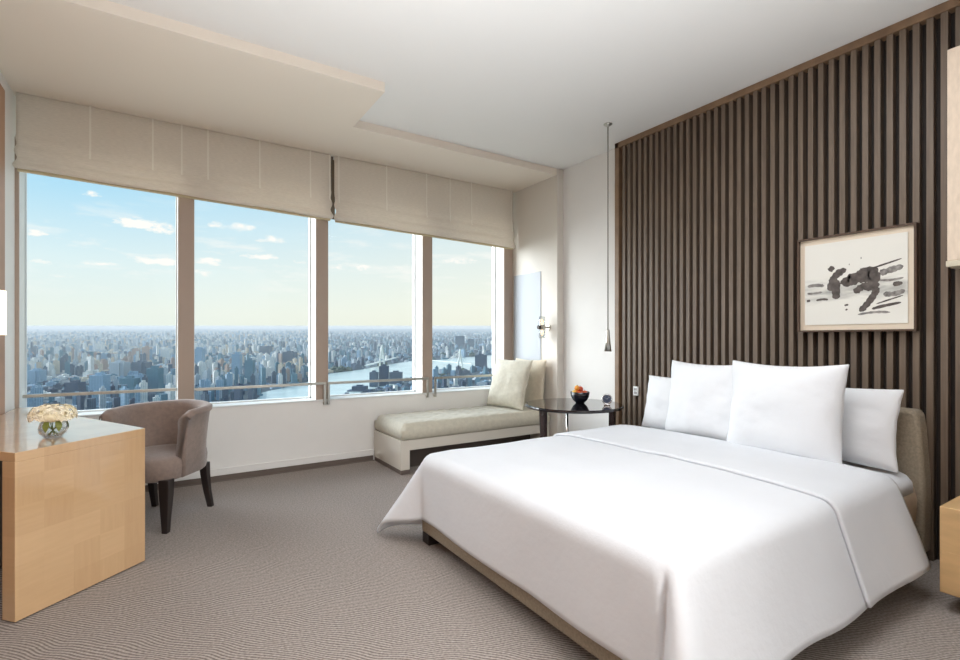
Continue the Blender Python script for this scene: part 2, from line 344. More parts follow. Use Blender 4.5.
# ------------------------------------------------------------------ roman blinds
def blind(x0, x1, zl, zr, label, seams, seed):
    r = empty('roman_blind', (x0, 4.66, ZB), 0, label, 'blind', 'cream roman blinds above the windows')
    W = x1-x0; rnd = random.Random(seed)
    def fn(u, v):
        zb = zl+(zr-zl)*u-ZB; x = u*W
        z = v*zb
        # flat above, gathered soft folds in the lowest part
        k = max(0, (v-.52)/.48)
        yy = -.012*k - .022*k*abs(sin(k*PI*3.0+.2*sin(u*9+seed)))
        yy -= .016*k*(.5+.5*sin(v*46+1.5*sin(u*5+seed)+2*noise.noise((x*2, 0, seed))))
        yy += .004*noise.noise((x*3, z*6, seed)) + .006*k*noise.noise((x*6, z*14, seed+4))
        ed = min(u, 1-u)*W
        xx = x + (.014*k*sin(k*PI*5) if ed < .02 else 0)*(-1 if u < .5 else 1) 
        return (xx, yy, z - .004*k*sin(u*PI*6+seed))
    bm = nb(); grid(bm, fn, 90, 46); link('fabric', bm, blind_fab, r, smooth=True, solid=.002)
    for s in seams:
        bm = nb()
        for j in range(16):
            a = fn(s/W, j/16*.72); b_ = fn(s/W, (j+1)/16*.72)
            q = [bm.verts.new((a[0]+d, a[1]-.008, a[2])) for d in (-.0055, .0055)]+[bm.verts.new((b_[0]+d, b_[1]-.008, b_[2])) for d in (.0055, -.0055)]
            bm.faces.new(q)
        bmesh.ops.remove_doubles(bm, verts=bm.verts, dist=1e-5)
        link('seam_tape', bm, seam_fab, r, solid=.002)
    bm = nb(); za, zb = zl-ZB, zr-ZB
    loft(bm, [[(x, yq, z+dz_) for yq, dz_ in ((-.02, .012), (.012, .012), (.012, -.012), (-.02, -.012))] for x, z in ((.01, za), (W-.01, zb))])
    link('bottom_bar', bm, mat('blind_bar_beige', (200, 184, 150), .6) if 'blind_bar_beige' not in bpy.data.materials else bpy.data.materials['blind_bar_beige'], r)
    bm = nb(); box(bm, 0.0, W, .02, .05, -.03, 0); link('head_rail', bm, alu, r)
SEAM1 = (.411, .798, .992, 1.178, 1.572, 2.0, 2.175)
SEAM2 = (.04, .518, .96, 1.24, 1.51, 2.06)
blind(-.853, 1.337, 2.385, 2.318, 'wide cream roman blind drawn up over the two left window panes', SEAM1, 3)
blind(1.368, 3.452, 2.312, 2.255, 'cream roman blind drawn up over the two right window panes', SEAM2, 8)
bm = nb(); box(bm, 1.325, 1.385, 4.700, 4.715, 2.335, ZB); struct('trim_blind_gap', bm, gap_dark)

# ------------------------------------------------------------------ window guard rails
def rail(x0, x1, y_, legs, label):
    r = empty('window_guard_rail', (x0, y_, .785), 0, label, 'rail', 'steel guard rails across the windows')
    bm = nb(); W = x1-x0
    box(bm, 0, W, -.008, .008, -.012, .012); link('handrail', bm, steel, r, bevel=.003)
    for s in legs:
        bm = nb(); x = 0 if s < 0 else W
        a = x if s < 0 else x-.022
        box(bm, a, a+.022, -.008, .008, -.20, -.012); box(bm, a+.001, a+.021, -.006, YW-y_-.0, -.20, -.178); link('post', bm, steel, r, bevel=.003)
rail(-.842, .113, 4.80, (), 'steel guard rail across the leftmost window pane')
rail(.230, 1.300, 4.69, (1,), 'steel guard rail across the second window pane from the left')
rail(1.312, 2.372, 4.69, (-1, 1), 'steel guard rail across the third window pane from the left')
rail(2.440, 3.36, 4.69, (-1,), 'steel guard rail across the rightmost window pane above the daybed')

# ------------------------------------------------------------------ desk
def bez(p0, p1, p2, n):
    return [((1-t)**2*p0[0]+2*(1-t)*t*p1[0]+t*t*p2[0], (1-t)**2*p0[1]+2*(1-t)*t*p1[1]+t*t*p2[1]) for t in [i/n for i in range(n+1)]]
A0 = Vector((-.518, 2.815)); dv = Vector((.448, .412)).normalized(); nv = Vector((-dv.y, dv.x))
ang = atan2(dv.y, dv.x)
dk = empty('desk', (A0.x, A0.y, 0), ang, 'maple parquet veneer desk with a curved cut-out edge at the left of the room', 'desk')
def loc2(x, y):    # world -> desk local
    d = Vector((x, y))-A0; return (d.dot(dv), d.dot(nv))
LEN = .605
curve = bez(loc2(*(A0+dv*LEN)), loc2(-.30, 3.68), loc2(-.475, 4.02), 14)[1:] + [loc2(-.50, 4.25), loc2(-.555, 4.655)]
outline = [(0, 0), (LEN, 0)] + curve + [loc2(-.852, 4.655), loc2(-.852, 3.215)]
bm = nb(); prism(bm, outline, .68, .72); link('desktop', bm, parq, dk, bevel=.002)
bm = nb(); box(bm, 0.0, LEN, .0, .075, 0.006, .68); link('end_panel', bm, [parq], dk, bevel=.002)
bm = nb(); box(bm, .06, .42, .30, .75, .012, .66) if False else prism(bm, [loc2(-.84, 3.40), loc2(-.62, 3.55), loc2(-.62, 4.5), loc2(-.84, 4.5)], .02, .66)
link('drawer_pedestal', bm, mat('shadow_grey_cabinet', (92, 84, 78), .6), dk, bevel=.003)  # dark grey puts the knee-hole shade into the pedestal colour

# vase of flowers
D = lambda u, v, z: (lambda d: (d.x*((z-EYE)/d.z), d.y*((z-EYE)/d.z), z))(FW+RT*((u-480)/F)+Vector((0, 0, (CY-v)/F)))
vx, vy, _ = D(53, 437, .72)
vz = empty('glass_vase', (vx, vy, .72), 0, 'small round clear glass vase on the maple desk', 'vase')
bm = nb(); lathe(bm, [(.02, .001), (.035, .001), (.052, .02), (.057, .045), (.05, .07), (.042, .08), (.039, .08), (.047, .069), (.054, .045), (.049, .022), (.033, .006), (.001, .006)], seg=32); link('vase_body', bm, clear, vz, smooth=True)
bm = nb(); lathe(bm, [(.001, .0065), (.032, .0065), (.048, .024), (.052, .04), (.001, .04)], seg=28); link('water', bm, clear, vz, smooth=True)
fb = empty('hydrangea_bunch', (vx, vy, .72), 0, 'bunch of creamy yellow hydrangea flowers in the round glass vase', 'flowers')
petal = mat('cream_petal', (255, 250, 236), .7, col2=(236, 222, 180), scale=25)
bm = nb(); rnd = random.Random(5)
for i in range(260):
    th = rnd.random()*2*PI; ph = math.acos(rnd.uniform(-.25, 1))
    sx, sy, sz = .082, .082, .05
    if rnd.random() < .5: cxo = -.022
    else: cxo = .022
    p = Vector((cxo + sx*.85*sin(ph)*cos(th), sy*.8*sin(ph)*sin(th), .108+sz*cos(ph)+rnd.uniform(-.006, .004)))
    nrm = Vector((sin(ph)*cos(th), sin(ph)*sin(th), cos(ph)+.2)).normalized()
    u_ = nrm.orthogonal().normalized(); v_ = nrm.cross(u_); ro = rnd.random()*PI
    for k in range(4):
        a = ro+k*PI/2; d1 = u_*cos(a)+v_*sin(a); d2 = u_*cos(a+.7)+v_*sin(a+.7); d3 = u_*cos(a-.7)+v_*sin(a-.7)
        q = [bm.verts.new(p), bm.verts.new(p+d3*.009+nrm*.003), bm.verts.new(p+d1*.014+nrm*.001), bm.verts.new(p+d2*.009+nrm*.003)]
        bm.faces.new(q)
link('petals', bm, petal, fb)
bm = nb(); loft(bm, [[(sx*a*cos(t*PI/6), sx*a*sin(t*PI/6), z) for t in range(12)] for sx, a, z in ((.04, .5, .074), (.06, 1, .085), (.07, 1.05, .105), (.065, .9, .125), (.04, .7, .142), (.01, .5, .148))])
link('flower_head', bm, petal, fb, smooth=True)
leafm = mat('green_leaf', (120, 128, 60), .6)
for a, l_ in ((radians(250), .055), (radians(20), .05), (radians(300), .06)):
    d = Vector((cos(a), sin(a), 0)); s = Vector((-d.y, d.x, 0)); c0 = d*.04
    bm = nb(); rows = [(0, .088, .004), (.012, .078, .012), (.018, .06, .014), (.02, .045, .008), (.018, .032, .001)]
    V = [[bm.verts.new(c0+d*o+s*w*k+Vector((0, 0, z))) for k in (-1, 0, 1)] for o, z, w in rows]
    for r0, r1 in zip(V, V[1:]):
        for k in range(2): bm.faces.new((r0[k], r0[k+1], r1[k+1], r1[k]))
    link('leaf', bm, leafm, fb, solid=.001)
bm = nb()
for k in range(7):
    a = k*.9; tube(bm, [(.03*cos(a), .03*sin(a), .085), (.015*cos(a), .015*sin(a), .05), (-.02*cos(a), -.02*sin(a), .012)], .0022, 6)
link('stems', bm, leafm, fb, smooth=True)

# desk lamp whose shade just enters the frame
tl = empty('table_lamp', (-.735, 3.30, .72), 0, 'table lamp with a glowing white shade, on the desk at the left edge', 'lamp')
bm = nb(); lathe(bm, [(.06, 0), (.062, .008), (.012, .014), (.009, .05), (.009, .5)], seg=24); link('lamp_base', bm, steel, tl, smooth=True)
shade_m = glow('lit_shade', (255, 244, 226), 1.3)
bm = nb(); lathe(bm, [(.096, .50), (.096, .715)], seg=40, cap=False); link('lamp_shade', bm, shade_m, tl, smooth=True, solid=.003)
bm = nb(); lathe(bm, [(.001, .47), (.025, .50), (.03, .53), (.018, .56), (.001, .57)], seg=16); link('bulb', bm, glow('warm_bulb', (255, 214, 160), 12), tl, smooth=True)

# ------------------------------------------------------------------ barrel chair
fx, fy = -.545, -.838
ch = empty('barrel_chair', (-.003, 3.945, 0), atan2(fy, fx)+0, 'taupe upholstered barrel-back chair with black legs pulled up to the desk', 'chair')
# local +x = facing direction, +y = left of the chair
def seat_ring(z, gx, gy, sh=1):
    pts = []
    for k in range(48):
        t = 2*PI*k/48; c, s = cos(t), sin(t); p = 4.5 if c > 0 else 2.6
        rr = (abs(c)**p+abs(s)**p)**(-1/p)
        pts.append((gx*c*rr, gy*s*rr, z))
    return pts
bm = nb(); loft(bm, [seat_ring(z, a, b_) for z, a, b_ in ((.315, .275, .225), (.325, .285, .24), (.40, .29, .245), (.435, .285, .24), (.452, .26, .215), (.458, .15, .14), (.459, .03, .03))])
link('seat', bm, chair_fab, ch, smooth=True)
bm = nb(); secs = []
NB = 56
for i in range(NB+1):
    a = -radians(128)+radians(256)*i/NB          # angle from the rear (-x)
    k = abs(a)/radians(128)
    cx_, sy_ = -cos(a), sin(a)
    rx = .256; ry = .254
    px, py = rx*cx_*(1.0 if cx_ < 0 else 1.35)+.0, ry*sy_ if k < .70 else ry*sy_
    # straighten the arms forward
    if abs(a) > PI/2:
        px = (abs(a)-PI/2)/radians(38)*.16; py = math.copysign(.254-.01*((abs(a)-PI/2)/radians(38)), a)
        nx, ny = 0, math.copysign(1, a)
    else: nx, ny = cx_, sy_
    top = .762-.02*k - (.0 if k < .9 else (k-.9)/.1*.025); bot = .32+.0*k
    sec = []
    fl = lambda z: .034*max(0, (z-.45)/.33)**1.3
    prof = [(.0, bot), (.012, bot+.01), (.012, .5), (.014, .62), (.016, .70), (.030, top-.035), (.028, top-.012), (.006, top), (-.022, top-.006), (-.042, top-.026), (-.046, top-.05), (-.040, .62), (-.042, .5), (-.045, .44), (-.03, bot)]
    for o_, z in prof: sec.append((px+nx*(o_+fl(z)), py+ny*(o_+fl(z)*.75), z))
    secs.append(sec)
loft(bm, secs); link('backrest', bm, chair_fab, ch, smooth=True)
for sx, sy in ((1, 1), (1, -1), (-1, 1), (-1, -1)):
    bm = nb()
    if sx > 0:
        x, y = .245, .195*sy
        rows = [((x, y), .33, .032), ((x, y), .24, .030), ((x+.004, y), .10, .022), ((x+.004, y), 0, .017)]
    else:
        x, y = -.185, .19*sy
        rows = [((x, y), .33, .026), ((x-.008, y), .25, .024), ((x-.03, y+.004*sy), .12, .020), ((x-.062, y+.01*sy), 0, .017)]
    loft(bm, [[(c[0]+w*a, c[1]+w*b_, z) for a, b_ in ((-1, -1), (1, -1), (1, 1), (-1, 1))] for c, z, w in rows]); link('leg', bm, leg_black, ch, bevel=.004)

# ------------------------------------------------------------------ daybed in the window niche
DX0, DX1, DY0, DY1 = 1.775, 3.485, 4.05, 4.70
db = empty('daybed', (DX0, DY0, 0), 0, 'cream lacquered daybed with a buttoned sage beige cushion under the window', 'daybed')
W, Dp = DX1-DX0, DY1-DY0
bm = nb(); box(bm, 0, .085, 0, Dp, .04, .30); box(bm, .085, W-.085, 0, Dp, .21, .30); box(bm, W-.085, W, 0, Dp, .04, .30); bmesh.ops.remove_doubles(bm, verts=bm.verts, dist=1e-4)
link('frame', bm, lacq_cream, db)
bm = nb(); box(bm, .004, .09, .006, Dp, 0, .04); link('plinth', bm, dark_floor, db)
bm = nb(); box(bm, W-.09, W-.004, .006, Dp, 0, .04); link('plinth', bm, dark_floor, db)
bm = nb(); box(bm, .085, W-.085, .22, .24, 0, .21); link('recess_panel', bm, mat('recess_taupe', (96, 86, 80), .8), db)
def cush(u, v):
    # closed box cushion: u around the section, v along
    return None
bm = nb(); NX, NY = 90, 34; h0, h1 = .302, .45
def ctop(i, j):
    x = .012+(W-.024)*i/NX; y = -.012+(Dp+.0)*j/NY
    ex = min(x-.012, W-.012-x); ey = min(y+.012, Dp-.012-y); r = .045
    z = h1
    for e_ in (ex, ey):
        if e_ < r: z -= r-math.sqrt(max(0, r*r-(r-max(0, e_))**2))
    # buttons on a grid
    if ex > .03 and ey > .03:
        bx, by = .142, .13
        fx_, fy_ = ((x-.02)/bx) % 1-.5, ((y-.0)/by) % 1-.5
        d = hypot(fx_*bx, fy_*by); z -= .016*exp(-(d/.018)**2)
        z += .006*(abs(sin(PI*((x-.02)/bx+.5)))*abs(sin(PI*(y/by+.5))))**.5
    return (x, y, z)
T = [[bm.verts.new(ctop(i, j)) for j in range(NY+1)] for i in range(NX+1)]
for i in range(NX):
    for j in range(NY): bm.faces.new((T[i][j], T[i+1][j], T[i+1][j+1], T[i][j+1]))
rim = [T[i][0] for i in range(NX)]+[T[NX][j] for j in range(NY)]+[T[i][NY] for i in range(NX, 0, -1)]+[T[0][j] for j in range(NY, 0, -1)]
prev = rim
cxm, cym = W/2, Dp/2
for z, off in ((.395, .012), (.355, .014), (.32, .008), (.302, -.008)):
    cur = []
    for q in rim:
        sx = (q.co.x > W-.02)-(q.co.x < .02); sy = (q.co.y > Dp-.02)-(q.co.y < 0)
        cur.append(bm.verts.new((q.co.x+sx*(off if sx < 0 else min(off, 0)), q.co.y+sy*(off if sy < 0 else min(off, 0)), z)))
    for k in range(len(rim)): bm.faces.new((prev[k], prev[(k+1) % len(rim)], cur[(k+1) % len(rim)], cur[k]))
    prev = cur
bm.faces.new(prev)
link('seat_cushion', bm, cush_fab, db, smooth=True)

def pillow(name, loc, w, h, t, rot, m, label, cat='pillow', group=None, pinch=.065, seed=0, sag=0, flange=0):
    """Upright pillow: local x = width, z = height, y = thickness, standing on its lower edge."""
    bm = nb(); n = 28
    def pt(u, v, s):
        a, b_ = u*2-1, v*2-1
        X = a*(1-pinch*(1-b_*b_)*abs(a)**2)*w/2 if True else 0
        Z = b_*(1-pinch*(1-a*a)*abs(b_)**2)*h/2
        th = ((1-abs(a)**2.3)*(1-abs(b_)**2.3))
        th = max(0, th)**.55
        T_ = s*t/2*th*(1+.12*noise.noise((a*1.3+seed, b_*1.3, s))) + .012*noise.noise((a*2+seed*3, b_*2, 5))
        T_ += s*.004*noise.noise((a*6+seed, b_*6, s*2))*th
        Z2 = Z - sag*(1-a*a)*max(0, b_)
        return (X+.006*noise.noise((b_*3, seed, 1))*abs(a), T_, Z2+h/2*(1-pinch*0))
    Fm = [[pt(i/n, j/n, -1) for j in range(n+1)] for i in range(n+1)]
    Bk = [[pt(i/n, j/n, 1) for j in range(n+1)] for i in range(n+1)]
    VF = [[bm.verts.new(Fm[i][j]) for j in range(n+1)] for i in range(n+1)]
    VB = [[VF[i][j] if i in (0, n) or j in (0, n) else bm.verts.new(Bk[i][j]) for j in range(n+1)] for i in range(n+1)]
    for i in range(n):
        for j in range(n):
            bm.faces.new((VF[i][j], VF[i+1][j], VF[i+1][j+1], VF[i][j+1])); bm.faces.new((VB[i][j], VB[i][j+1], VB[i+1][j+1], VB[i+1][j]))
    o = link(name, bm, m, None, smooth=True, subsurf=1); o.location = loc; o.rotation_euler = rot
    return tag(o, label, cat, group)
pillow('throw_pillow', (3.11, 4.37, .452), .58, .56, .15, (radians(-17), 0, radians(-82)), cush_fab, 'sage beige throw pillow leaning in front on the daybed', group='throw pillows on the daybed', seed=1)
pillow('throw_pillow', (3.385, 4.32, .452), .56, .54, .11, (radians(-6), 0, radians(-90)), cush_fab2, 'sand coloured throw pillow behind the front one, against the niche wall', group='throw pillows on the daybed', seed=2)

# ------------------------------------------------------------------ round side table and what stands on it
TX, TY, TR, TZ = 2.97, 3.14, .415, .645
rt = empty('round_side_table', (TX, TY, 0), 0, 'round dark lacquered side table between the bed and the daybed', 'table')
bm = nb(); lathe(bm, [(TR-.012, TZ-.026), (TR-.002, TZ-.022), (TR, TZ-.012), (TR-.002, TZ-.003), (TR-.006, TZ)], seg=72); link('tabletop', bm, glass_dark, rt, smooth=False, bevel=0)
def tleg(px, py, name, m, w0, w1):
    bm = nb(); a = atan2(py, px); d = Vector((cos(a), sin(a), 0)); s = Vector((-d.y, d.x, 0))
    rows = []
    for z, o_, w, t in ((TZ-.026, 0, w0, .02), (.4, -.005, w0*.9, .018), (.0, .03, w1, .014)):
        c = Vector((px, py, z))+d*o_; rows.append([tuple(c+d*t*p+s*w*q) for p, q in ((-1, -1), (1, -1), (1, 1), (-1, 1))])
    loft(bm, rows); link(name, bm, m, rt, bevel=.004)
FWt = Vector((FW.x, FW.y)); RTt = Vector((RT.x, RT.y))
for r_, f_ in ((-.285, -.20), (.275, -.22)):
    p = RTt*r_+FWt*f_; tleg(p.x, p.y, 'leg', black_wood, .03, .022)
p = FWt*.30+RTt*.0
bm = nb(); tube(bm, [(p.x, p.y, 0.0), (p.x, p.y, TZ-.026)], .013, 16); link('chrome_leg', bm, chrome, rt, smooth=True)['label'] = 'slim chrome rear leg'
# bowl of fruit
bx, by, _ = D(580, 403, TZ)
bw = empty('fruit_bowl', (bx, by, TZ), 0, 'glossy black bowl standing in the middle of the round side table', 'bowl')
bm = nb(); lathe(bm, [(.001, 0.0005), (.035, .0005), (.04, .006), (.062, .028), (.078, .06), (.084, .098), (.080, .099), (.073, .062), (.057, .032), (.03, .013), (.001, .011)], seg=40); link('bowl_body', bm, mat('black_glaze', (26, 28, 40), .12, coat=.6), bw, smooth=True)
red = mat('apple_red', (205, 66, 44), .35, col2=(232, 120, 60), scale=14); org = mat('orange_peel', (240, 160, 60), .5, bump=.3, bscale=300); yel = mat('yellow_fruit', (238, 196, 96), .45); stem_m = mat('stem_brown', (70, 56, 36), .7)
def fruit(kind, x, y, z, r, m, label):
    e_ = empty(kind, (bx+x, by+y, TZ+z), 0, label, kind, 'fruits in the black bowl')
    bm = nb(); rows = []
    for k in range(13):
        t = PI*k/12; rr = r*sin(t)*(1+.05*cos(t)); zz = -r*cos(t)*.94
        if kind == 'apple': zz -= .22*r*exp(-((sin(t))/.35)**2)*(1 if cos(t) < 0 else -.6)
        rows.append((rr, zz))
    lathe(bm, rows, seg=20, cap=False); bmesh.ops.remove_doubles(bm, verts=bm.verts, dist=3e-4); link('flesh', bm, m, e_, smooth=True)
    bm = nb(); tube(bm, [(0, 0, r*.7), (.002, 0, r*1.12)], .0018, 6); link('stem', bm, stem_m, e_)
fruit('apple', -.030, -.030, .082, .030, red, 'red apple at the front of the black bowl')
fruit('apple', .032, -.022, .084, .029, red, 'red apple at the right of the black bowl')
fruit('orange', .030, .034, .084, .028, org, 'orange at the back right of the black bowl')
fruit('orange', -.034, .028, .086, .029, yel, 'yellow orange at the back left of the black bowl')
fruit('apple', .0, .0, .122, .027, red, 'red apple on top of the heap of fruit')
fruit('orange', -.036, .0, .130, .022, org, 'small orange on top at the left of the fruit heap')
fruit('peach', .006, .042, .130, .022, yel, 'yellow peach on top at the back of the fruit heap')
# clock
kx, ky, _ = D(607, 405, TZ)
ck = empty('desk_clock', (kx, ky, TZ), atan2(-kx, ky) if False else -YAW-radians(14), 'small round steel desk clock on the round side table', 'clock')
bm = nb(); tube(bm, [(0, .018, .050), (0, -.012, .050)], .042, 32); link('clock_case', bm, dark_metal, ck, bevel=.003)
bm = nb()
rg = [(cos(2*PI*k/36), sin(2*PI*k/36)) for k in range(36)]
loft(bm, [[(a*rr, yy, .050+b_*rr) for a, b_ in rg] for rr, yy in ((.042, -.010), (.043, -.018), (.035, -.018), (.034, -.0125))], cap=False); link('bezel', bm, chrome, ck, smooth=True)
bm = nb(); tube(bm, [(0, -.0121, .050), (0, -.0129, .050)], .034, 32); link('dial', bm, mat('dial_blue_grey', (72, 84, 108), .3), ck)
bm = nb()
for k in range(12):
    a = k*PI/6; box(bm, .028*cos(a)-.0015, .028*cos(a)+.0015, -.0136, -.0129, .050+.028*sin(a)-.0015, .050+.028*sin(a)+.0015)
for a, l_ in ((radians(140), .018), (radians(50), .024)):
    tube(bm, [(0, -.0138, .050), (l_*cos(a), -.0138, .050+l_*sin(a))], .0012, 6)
link('hands', bm, mat('hand_white', (230, 230, 230), .4), ck)
bm = nb(); prism(bm, [(-.026, -.02), (.026, -.02), (.026, .02), (-.026, .02)], 0, .009); link('clock_foot', bm, chrome, ck, bevel=.003)

# pendant lamp
px_, py_ = 3.129, 2.898
pn = empty('pendant_lamp', (px_, py_, ZC), 0, 'slender steel pendant lamp on a long cord hanging above the round side table', 'pendant lamp')
bm = nb(); lathe(bm, [(.036, 0), (.036, -.006), (.012, -.020), (.004, -.028)], seg=28); link('ceiling_rose', bm, steel, pn, smooth=True)
bm = nb(); tube(bm, [(0, 0, -.02), (0, 0, -1.73)], .0045, 8); link('cord', bm, mat('grey_cord', (128, 120, 114), .6), pn, smooth=True)
bm = nb(); lathe(bm, [(.0105, -1.712), (.013, -1.72), (.019, -1.80), (.029, -1.893), (.026, -1.893), (.015, -1.80)], seg=28); link('lamp_shade', bm, steel, pn, smooth=True)

# wall sconce on the niche front edge
sx_, sy_, sz_ = XN, 4.08, 1.325
sc_ = empty('wall_sconce', (sx_, sy_, sz_), 0, 'small steel and glass wall sconce on the niche wall beside the daybed', 'wall lamp')
bm = nb(); tube(bm, [(0, 0, 0), (-.012, 0, 0)], .034, 24); link('wall_plate', bm, steel, sc_, bevel=.002)
bm = nb(); tube(bm, [(-.012, 0, 0), (-.10, 0, 0)], .011, 16); tube(bm, [(-.09, 0, -.026), (-.09, 0, .026)], .033, 24); link('arm', bm, steel, sc_, smooth=False, bevel=.002)
bm = nb(); lathe(bm, [(.034, -.115), (.034, .115)], cx=-.09, seg=28, cap=False); link('glass_tube', bm, clear, sc_, smooth=True, solid=.002)
bm = nb(); tube(bm, [(-.115, .0, 0), (-.145, 0, 0)], .022, 20); link('knob', bm, dark_metal, sc_, bevel=.004)
bulb = glow('sconce_bulb', (255, 208, 160), 2.2)
for s in (1, -1):
    bm = nb(); lathe(bm, [(.004, .028*s), (.012, .04*s), (.013, .07*s), (.004, .088*s)], cx=-.09, seg=16); link('bulb', bm, bulb, sc_, smooth=True)
for s in (1, -1):
    light('sconce_light', 'SPOT', (sx_-.09, sy_-.0, sz_+.12*s), (.35, -.25, s), .9, (1, .66, .42), spot_size=radians(110), spot_blend=1, shadow_soft_size=.03)
    
# ------------------------------------------------------------------ socket, picture, drum lamp
so = empty('wall_socket', (3.505, 2.915, .745), 0, 'white switch plate on the slatted wall beside the left pillow', 'switch')
bm = nb(); box(bm, -.016, .0, -.026, .026, -.04, .04); link('plate', bm, alu, so, bevel=.004)
bm = nb()
for zc_ in (.015, -.015): box(bm, -.019, -.014, -.014, .014, zc_-.010, zc_+.010)
link('switch_button', bm, mat('switch_grey', (150, 150, 150), .5), so, bevel=.002)

PW, PH = .602, .594
pc = empty('framed_picture', (3.50, 1.288, 1.541), 0, 'framed abstract ink painting hung on the slatted wall above the bed', 'picture')
# local: x out of the wall (-x to the room), y width (+y = left in the photo), z height
bm = nb(); t_ = .011
for y0, y1, z0, z1 in ((-PW/2, PW/2, PH/2-t_, PH/2), (-PW/2, PW/2, -PH/2, -PH/2+t_), (-PW/2, -PW/2+t_, -PH/2+t_, PH/2-t_), (PW/2-t_, PW/2, -PH/2+t_, PH/2-t_)):
    box(bm, -.042, .0, y0, y1, z0, z1)
link('frame', bm, mat('frame_bronze', (84, 66, 54), .4, metal=.2), pc)
bm = nb(); box(bm, -.022, -.002, -PW/2+t_, PW/2-t_, -PH/2+t_, PH/2-t_); link('mat_board', bm, mat('mat_board_cream', (222, 208, 188), .9), pc)
QW, QH = .52, .505
def artm():
    M = Mat('ink_wash_paper'); b = M.b; b.inputs['Roughness'].default_value = .9
    t = M.n('ShaderNodeTexCoord'); mp = M.n('ShaderNodeMapping'); mp.inputs['Scale'].default_value = (1, 4, 14); M.l(t.outputs['Object'], mp.inputs[0])
    n1 = M.n('ShaderNodeTexNoise'); n1.inputs['Scale'].default_value = 1.6; n1.inputs['Detail'].default_value = 6; n1.inputs['Distortion'].default_value = .8; M.l(mp.outputs[0], n1.inputs['Vector'])
    s = M.n('ShaderNodeSeparateXYZ'); M.l(t.outputs['Object'], s.inputs[0])
    w = M.n('ShaderNodeMath', operation='MULTIPLY_ADD'); M.l(s.outputs[2], w.inputs[0]); w.inputs[1].default_value = 7; w.inputs[2].default_value = .35
    a = M.n('ShaderNodeMath', operation='ABSOLUTE'); M.l(w.outputs[0], a.inputs[0])
    i_ = M.n('ShaderNodeMath', operation='SUBTRACT'); i_.inputs[0].default_value = 1; i_.use_clamp = True; M.l(a.outputs[0], i_.inputs[1])
    m = M.n('ShaderNodeMath', operation='MULTIPLY'); M.l(i_.outputs[0], m.inputs[0]); M.l(n1.outputs[0], m.inputs[1])
    r = M.n('ShaderNodeValToRGB'); M.l(m.outputs[0], r.inputs[0]); r.color_ramp.elements[0].position = .25; r.color_ramp.elements[0].color = rgba((226, 224, 216)); r.color_ramp.elements[1].position = .7; r.color_ramp.elements[1].color = rgba((150, 150, 146))
    M.l(r.outputs[0], b.inputs['Base Color']); return M.m
bm = nb(); box(bm, -.028, -.022, -QW/2, QW/2, -QH/2, QH/2); pp = link('painting', bm, artm(), pc)
ink = mat('ink_dark', (84, 77, 73), .8, noise_amt=.25, scale=30); ink2 = mat('ink_grey', (128, 124, 120), .8, noise_amt=.25, scale=40)
def stroke(bm, pts, w):
    w *= 1.3
      # pts in picture pixels of the zoomed crop -> local y,z
    rnd_ = random.Random(int(pts[0][0]*7)); P = []
    for i in range(len(pts)-1):
        for k in range(8): t = k/8; P.append((pts[i][0]*(1-t)+pts[i+1][0]*t, pts[i][1]*(1-t)+pts[i+1][1]*t))
    P.append(pts[-1]); L_, R_ = [], []
    Q = []
    for j in range(len(P)):
        a = P[max(0, j-4):j+5]; Q.append((sum(p[0] for p in a)/len(a), sum(p[1] for p in a)/len(a)))
    for j, (X, Y) in enumerate(Q):
        X0, Y0 = Q[max(0, j-1)]; X1, Y1 = Q[min(len(Q)-1, j+1)]; l_ = hypot(X1-X0, Y1-Y0) or 1; nx_, ny_ = -(Y1-Y0)/l_, (X1-X0)/l_
        t = j/(len(Q)-1); ww = w/2*(min(1, (t+.04)*6))*(min(1, (1.04-t)*5))*(1+.18*rnd_.uniform(-1, 1))
        L_.append((X+nx_*ww, Y+ny_*ww)); R_.append((X-nx_*ww, Y-ny_*ww))
    cv = lambda p: (-.0285, QW/2-min(1, max(0, p[0]))*QW, QH/2-min(1, max(0, p[1]))*QH)
    LV = [bm.verts.new(cv(p)) for p in L_]; RV = [bm.verts.new(cv(p)) for p in R_]
    for j in range(len(LV)-1):
        try: bm.faces.new((LV[j], LV[j+1], RV[j+1], RV[j]))
        except ValueError: pass
NS = 0
for pts, w in (([(.24, .37), (.33, .27)], .045), ([(.28, .62), (.28, .5), (.34, .38), (.47, .33)], .06), ([(.34, .42), (.33, .58), (.34, .73)], .065),
               ([(.42, .42), (.44, .50), (.50, .47), (.60, .42), (.68, .38), (.70, .50), (.62, .52)], .10), ([(.48, .45), (.6, .47), (.66, .44)], .09), ([(.50, .66), (.58, .56), (.68, .56), (.78, .55)], .06),
               ([(.56, .60), (.74, .58), (.70, .68), (.62, .80), (.55, .87)], .05), ([(.83, .57), (1.0, .55)], .035), ([(.65, .84), (.78, .80), (1.0, .76)], .025), ([(.68, .79), (.85, .73), (1.0, .68)], .012),
               ([(.65, .37), (.8, .33), (1.0, .27)], .014), ([(.0, .70), (.08, .69)], .022), ([(.10, .70), (.20, .68), (.27, .70)], .02), ([(.40, .78), (.48, .76)], .016), ([(.42, .84), (.46, .81)], .014), ([(.46, .29), (.475, .29)], .014), ([(.575, .23), (.59, .23)], .018)):
    bm = nb(); stroke(bm, pts, w); NS += 1; bmesh.ops.translate(bm, verts=bm.verts, vec=(-.00006*NS, 0, 0)); link('ink_stroke', bm, ink, pc)
